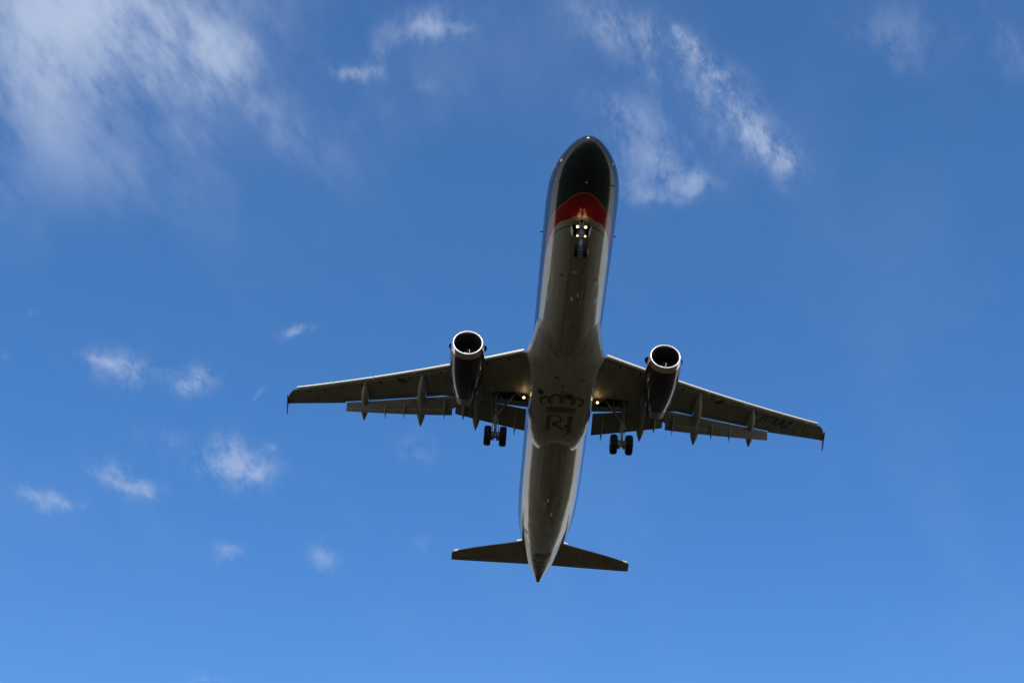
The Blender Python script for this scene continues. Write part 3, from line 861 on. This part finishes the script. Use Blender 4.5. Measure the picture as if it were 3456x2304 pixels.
# ------------------------------------------------------------------ engines
def engine(sg):
    cx, cy, cz = 15.68, 5.75 * sg, -1.80
    mb = MB()
    mb.lathe([(.40, .965), (.41, .975), (.8, 1.0), (1.3, 1.015), (2.0, 1.015), (2.8, .98), (3.6, .885), (4.2, .785), (4.45, .735)], (cx, cy, cz), n=64, caps=False)
    e = part('engine', mb, 'char')
    mb = MB()   # red pinstripe ring just proud of the cowl
    mb.lathe([(.395, .963), (.40, .972), (.48, .982), (.485, .972)], (cx, cy, cz), n=64, caps=False); part('cowl_stripe', mb, 'red', e)
    mb = MB()
    th = np.linspace(-math.pi / 2, math.pi / 2, 12)
    mb.lathe([(.40, .962), (.32, .955), (.25, .945), (.18, .934), (.12, .92), (.08, .909), (.05, .897), (.03, .887), (.014, .874), (.004, .86), (0, .847), (.004, .834), (.014, .82), (.03, .809), (.05, .80), (.08, .792), (.12, .785)], (cx, cy, cz), n=64, caps=False); part('inlet_lip', mb, 'lip', e)
    mb = MB(); mb.lathe([(.12, .785), (.3, .775), (.6, .785), (.95, .80), (1.12, .80)], (cx, cy, cz), n=64, caps=False); part('intake_duct', mb, 'duct', e)
    mb = MB(); mb.lathe([(1.12, .80), (1.12, .1)], (cx, cy, cz), n=64, caps=False)
    for k in range(22):
        a = k / 22 * 2 * math.pi; bl = []
        for r in (.16, .35, .55, .78):
            tw = R(30 + 32 * r); w = .11
            ca, sa_ = math.cos(a), math.sin(a)
            dirt = Vector((0, -sa_, ca)); c_ = Vector((cx + 1.02, cy + r * ca, cz + r * sa_))
            dv = Vector((math.cos(tw), 0, 0)) * w + dirt * math.sin(tw) * w
            bl.append((c_ - dv, c_ + dv))
        vs = [p for q in bl for p in q]
        mb.add(vs, [(i * 2, i * 2 + 1, i * 2 + 3, i * 2 + 2) for i in range(3)])
    part('fan', mb, 'fan', e)
    mb = MB(); mb.lathe([(.62, .005), (.66, .05), (.74, .10), (.86, .15), (1.0, .185), (1.05, .19)], (cx, cy, cz), n=28)
    part('spinner', mb, 'spinner', e)
    mb = MB(); mb.lathe([(4.45, .737), (4.8, .665), (5.1, .605), (5.25, .578), (5.25, .56), (4.6, .60), (4.2, .62)], (cx, cy, cz), n=56, caps=False)
    mb.lathe([(4.3, .62), (4.3, .02)], (cx, cy, cz), n=40, caps=False)
    part('exhaust_nozzle', mb, 'nozzle', e)
    for s2 in (1, -1):
        ph = R(22); base_r = .985
        n_ = Vector((0, s2 * math.cos(ph), math.sin(ph))); tn = Vector((0, -s2 * math.sin(ph), math.cos(ph)))
        c0 = Vector((cx, cy, cz))
        pts = []
        for s in np.linspace(0, 1, 9): pts.append(c0 + Vector((.60 + .85 * s, 0, 0)) + n_ * (base_r + .22 * math.sin(math.pi * min(1, s * 1.15 + .02)) ** .7 if s < .87 else base_r))
        pts = pts[:-1] + [c0 + Vector((1.45, 0, 0)) + n_ * base_r]
        ring = [p + tn * .012 for p in pts]
        mb = MB(); mb.prism([p - tn * .012 for p in pts], tn * .024); part('nacelle_strake', mb, 'black', e)
    # pylon
    mb = MB(); rings = []
    for s in np.linspace(0, 1, 10):
        x = cx + 1.6 + 4.6 * s; zb_ = cz + .75 - .2 * s; zt_ = (cz + 1.05 + .55 * min(1, s * 2.2)); w = .19 * math.sqrt(max(.02, 1 - (2 * s - .9) ** 2 / 1.25))
        rings.append([(x, cy - w, zb_), (x, cy + w, zb_), (x, cy + w * .9, zt_), (x, cy, zt_ + .04), (x, cy - w * .9, zt_)])
    mb.loft(rings); part('pylon', mb, 'wing', e)
    # latches and drains underneath
    mb = MB()
    for x, y2 in ((1.2, .0), (2.0, 0), (2.8, 0)):
        mb = MB(); mb.box((cx + x, cy + y2, cz - (1.005 if x < 2.5 else .975)), (.14, .05, .03)); part('cowl_latch', mb, 'vent', e)
    mb = MB(); mb.tube((cx + 3.3, cy, cz - .9), (cx + 3.36, cy, cz - 1.0), .03); part('drain_mast', mb, 'vent', e)
    # white curl painted on the spinner
    mb = MB(); q = [Vector((cx + .865 - .012 * i, cy + sg * .0 + (.168 - .004 * i) * math.cos(a_), cz + (.168 - .004 * i) * math.sin(a_))) for i, a_ in enumerate(np.linspace(R(-20), R(-215), 14))]
    for a, b in zip(q, q[1:]): mb.tube(a, b, .022, n=8)
    part('spinner_curl', mb, 'white', e)
    return e


for sg in (1, -1): engine(sg)

# ------------------------------------------------------------------ landing gear
def wheel(cx, cy, cz, r, w, sg, name):
    h = w / 2
    prof = [(-h * .80, r * .56), (-h * .97, r * .66), (-h, r * .80), (-h * .86, r * .92), (-h * .6, r * .978)]
    for q in (-.42, -.14, .14, .42):
        prof += [(h * q - .012, r * .995), (h * q - .008, r * .972), (h * q + .008, r * .972), (h * q + .012, r * .995)]
    prof += [(h * .6, r * .978), (h * .86, r * .92), (h, r * .80), (h * .97, r * .66), (h * .80, r * .56)]
    mb = MB(); mb.lathe(prof, (cx, cy, cz), 'y', 56, caps=False)
    t = part(name, mb, 'tyre', sharp=30)
    k = 1.25 if name == 'nose_wheel' else .72
    mb = MB(); mb.lathe([(-h * .80, r * .57), (-h * .72, r * .50), (-h * .40, r * .42), (-h * .45, r * .2), (-h * .7, r * .16), (-h * .72, .01)] if k < 1 else [(-h * .80, r * .57), (-h * .98, r * .52), (-h * 1.2, r * .38), (-h * k, r * .2), (-h * k, .01)], (cx, cy, cz), 'y', 32, caps=False)
    mb.lathe([(h * .80, r * .57), (h * .72, r * .50), (h * .40, r * .42), (h * .45, r * .2), (h * .7, r * .16), (h * .72, .01)], (cx, cy, cz), 'y', 32, caps=False)
    part('hub', mb, 'hub', t)
    return t


def main_gear(sg):
    T = Vector((21.22, 3.90 * sg, -.95)); A_ = Vector((21.98, 3.795 * sg, -3.665)); d_ = A_ - T
    at = lambda s: T + d_ * s
    mb = MB()
    mb.rod([(at(0), .12), (at(.03), .12), (at(.05), .105), (at(.50), .105), (at(.52), .15), (at(.58), .15), (at(.60), .135), (at(.67), .135), (at(.68), .155), (at(.715), .155), (at(.72), .10)], n=20)
    mb.tube(A_ + Vector((0, -.36, 0)), A_ + Vector((0, .36, 0)), .085, n=18)
    mb.rod([(at(.93), .085), (at(.96), .135), (at(1.03), .135), (at(1.05), .08)], n=18)
    # torque links behind the strut
    aft = Vector((.30, 0, .0))
    k1 = at(.86) + aft * 1.15
    for s2 in (.06, -.06):
        mb.tube(at(.66) + Vector((.1, s2, 0)), k1 + Vector((0, s2 * .5, 0)), .035, .03)
        mb.tube(k1 + Vector((0, s2 * .5, 0)), at(.98) + Vector((.08, s2, 0)), .03, .035)
    # hoses and pipes
    for o in (.12, -.10): mb.tube(at(.1) + Vector((-.09, o, 0)), at(.62) + Vector((-.12, o, 0)), .018, n=8)
    for o in (.14, -.14): mb.tube(at(.62) + Vector((-.12, o, 0)), at(.95) + Vector((-.10, o * 1.5, 0)), .022, n=8)
    # brake packs, bolts
    for s2 in (1, -1):
        mb.lathe([(.12 * s2, .22), (.14 * s2, .27), (.24 * s2, .27), (.26 * s2, .22)], A_, 'y', 24)
        for k in range(8):
            a = k / 8 * 6.283; p = A_ + Vector((.24 * math.cos(a), 0, .24 * math.sin(a)))
            mb.tube(p + Vector((0, .07 * s2, 0)), p + Vector((0, .26 * s2, 0)), .032, n=8)
    leg = part('gear_leg', mb, 'steel', sharp=40)
    mb = MB(); mb.tube(at(.71), at(.945), .085, n=20); part('shock_piston', mb, 'steel', leg)
    mb = MB(); ib = Vector((20.98, 2.66 * sg, -1.05)); kn = at(.53)
    mid = (ib + kn) * .5
    mb.rod([(ib, .07), (mid, .06), (mid + (kn - ib) * .01, .09), (mid + (kn - ib) * .06, .09), (mid + (kn - ib) * .07, .06), (kn, .065)], n=14)
    side = part('side_stay', mb, 'steel', leg)
    mb = MB(); j = ib * .42 + kn * .58 + Vector((0, 0, .06)); j = mid
    mb.tube(Vector((20.98, 3.85 * sg, -1.05)), j, .035); mb.tube(j, Vector((21.0, 3.2 * sg, -1.0)), .02, n=8); part('lock_stay', mb, 'steel', leg)
    # leg door outboard of the strut
    o0 = Vector((0, .24 * sg, 0))
    q0, q1 = at(.08) + o0, at(.55) + o0 * .85
    poly = [q0 + Vector((-.20, .03 * sg, 0)), q0 + Vector((.38, .03 * sg, 0)), q1 + Vector((.34, 0, 0)), q1 + Vector((.12, 0, -.14)), q1 + Vector((-.10, 0, 0))]
    mb = MB(); mb.prism(poly, (0, .035 * sg, 0)); part('gear_door', mb, 'flap', leg)
    for s2 in (1, -1): wheel(A_.x, A_.y + .4635 * s2, A_.z, .615, .43, sg, 'main_wheel')


for sg in (1, -1): main_gear(sg)

T = Vector((4.95, 0, -1.5)); A_ = Vector((5.07, 0, -3.858)); d_ = A_ - T
at = lambda s: T + d_ * s
mb = MB()
mb.rod([(at(0), .085), (at(.4), .085), (at(.42), .12), (at(.50), .12), (at(.52), .10), (at(.60), .10), (at(.61), .13), (at(.66), .13), (at(.67), .07)], n=20)
mb.tube(A_ + Vector((0, -.2, 0)), A_ + Vector((0, .2, 0)), .06, n=16)
mb.rod([(at(.92), .07), (at(.95), .10), (at(1.03), .10), (at(1.05), .05)], n=16)
for s2 in (.07, -.07):                                             # drag stay, torque links, lamp yokes
    mb.tube(at(.48) + Vector((0, s2, 0)), Vector((4.66, s2 * 1.2, -1.85)), .035, n=10)
    mb.tube(at(.62) + Vector((.08, s2, 0)), at(.80) + Vector((.30, s2 * .5, 0)), .022); mb.tube(at(.80) + Vector((.30, s2 * .5, 0)), at(.95) + Vector((.06, s2, 0)), .022)
mb.box(at(.45) + Vector((-.02, 0, 0)), (.10, .44, .06)); mb.box(at(.64) + Vector((-.05, 0, 0)), (.10, .42, .06))
mb.box(at(.55) + Vector((-.10, 0, 0)), (.10, .24, .12)); mb.tube(at(.56) + Vector((-.1, -.25, .02)), at(.56) + Vector((-.1, .25, .02)), .05)
for o in (.09, -.09): mb.tube(at(.2) + Vector((-.08, o, 0)), at(.9) + Vector((-.09, o * .8, 0)), .014, n=8)
nleg = part('gear_leg', mb, 'steel', sharp=40)
mb = MB(); mb.tube(at(.66), at(.93), .06, n=18); part('shock_piston', mb, 'steel', nleg)
for s2 in (1, -1):
    wheel(A_.x, .25 * s2, A_.z, .385, .235, 1, 'nose_wheel')
    mb = MB(); y = .47 * s2
    mb.prism([(5.12, .54 * s2, -1.98), (5.66, .52 * s2, -1.98), (5.64, .43 * s2, -2.30), (5.52, .40 * s2, -2.40), (5.22, .41 * s2, -2.36), (5.12, .47 * s2, -2.18)], (0, .025 * s2, .008))
    dr = part('gear_door', mb, 'door', nleg)
    mb = MB(); mb.prism([(5.50, .455 * s2, -2.20), (5.62, .446 * s2, -2.23), (5.62, .434 * s2, -2.27), (5.48, .421 * s2, -2.33)], (0, .003 * s2, -.003)); part('warning_mark', mb, 'red', dr)

LAMPS = [((4.78, .215, -2.42), .082, 'lamp', nleg), ((4.78, -.215, -2.42), .082, 'lamp', nleg),
         ((4.88, .205, -2.99), .058, 'lamp_dim', nleg), ((4.88, -.205, -2.99), .058, 'lamp_dim', nleg),
         ((20.70, 2.23, -1.60), .085, 'lamp', None), ((20.70, -2.21, -1.60), .085, 'lamp', None)]
AIM = Vector((-.93, 0, -.36)).normalized(); BAIM = Vector((-.80, 0, .60)).normalized()
for p, r, mt, par in LAMPS:
    p = Vector(p); q = AIM.to_track_quat('Z', 'Y')
    def ring(o, rr): return [p + q @ Vector((rr * math.cos(t), rr * math.sin(t), o)) for t in np.linspace(0, 2 * math.pi, 24, endpoint=False)]
    mb = MB(); mb.loft([ring(-.11, .02), ring(-.10, r * .6), ring(-.03, r * 1.05), ring(.03, r * 1.08), ring(.03, r), ring(.005, r)], caps=False)
    if par is None: mb.tube(p - AIM * .08, p + Vector((.1, 0, .4)), .03)
    hd = part('landing_light', mb, 'steel', par)
    m2 = MB(); m2.loft([ring(.022, r * 1.0), ring(.010, r * .86), ring(.006, r * .74)], caps=False)
    part('reflector', m2, 'glow', hd if par is None else nleg)
    m2 = MB(); m2.loft([ring(.006, r * .74), ring(.018, r * .5), ring(.024, r * .25), ring(.026, .002)], caps=True)
    part('lamp', m2, mt, hd if par is None else nleg)
    # the lamp's own light
    li = bpy.data.lights.new('lamp_beam', 'SPOT'); li.energy = BEAM * (r / .105) ** 2 * (.24 if par else .5); li.color = (1, .70, .34); li.spot_size = R(165); li.spot_blend = 1; li.shadow_soft_size = .14
    lo = bpy.data.objects.new('lamp_beam', li); COL.objects.link(lo); lo.parent = root
    lo.location = p + AIM * .14 - BASE; lo.rotation_euler = (-BAIM).to_track_quat('Z', 'Y').to_euler()

# ------------------------------------------------------------------ tail surfaces
for sg in (1, -1):
    le = ip([.4, 1.36, 6.0, 6.1, 6.2], [39.12, 39.55, 41.55, 41.62, 41.85]); te = ip([.4, .83, 6.2], [42.36, 42.39, 42.69])
    mb = MB(); rings = []
    for y in [.4, .9, 1.5, 2.5, 3.5, 4.5, 5.4, 5.9, 6.05, 6.15, 6.2]:
        z = .92 + .016 * y; xl, xe = le(y), te(y); T_ = (xe - xl) * .105 * (1 if y < 6 else .75)
        rings.append([(x, sg * y, zz_ - T_ * .5) for x, zz_ in sec(xl, xe, z, T_)])
    mb.loft(rings); st = part('tailplane', mb, 'stab', sharp=40)
    bm = bmesh.new(); bm.from_mesh(st.data); bv = BVHTree.FromBMesh(bm); bm.free()
    mb = MB(); f = lambda y: te(y) - (.95 - .10 * y)
    decal(mb, bv, [(f(1.5), sg * 1.5), (f(6.0), sg * 6.0), (f(6.0) + .022, sg * 6.0), (f(1.5) + .022, sg * 1.5)], .5, .004)
    part('elevator_seam', mb, 'dark', st)
    mb = MB()
    for a, b in ((1.2, 1.75), (5.75, 6.05)):
        ring = lambda y: [(le(y) - .012, sg * y, .92 + .016 * y - .03), (le(y) - .012, sg * y, .92 + .016 * y + .05), (le(y) + .10, sg * y, .92 + .016 * y + .10), (le(y) + .10, sg * y, .92 + .016 * y - .075)]
        mb.loft([ring(a), ring(b)])
    part('leading_edge', mb, 'slat', st)
mb = MB(); rings = []
for s in np.linspace(0, 1, 7):
    z = 1.7 + 6.2 * s; xl = 35.9 + 5.9 * s; xe = 42.3 + 1.5 * s; T_ = (xe - xl) * .05
    rings.append([(xl + (xe - xl) * u, T_ * math.sqrt(u + .001) * (1 - u) * 2.4 * k, z) for k, us in ((1, np.linspace(1, 0, 10)), (-1, np.linspace(.1, .95, 9))) for u in us])
mb.loft(rings); part('tail_fin', mb, 'char')
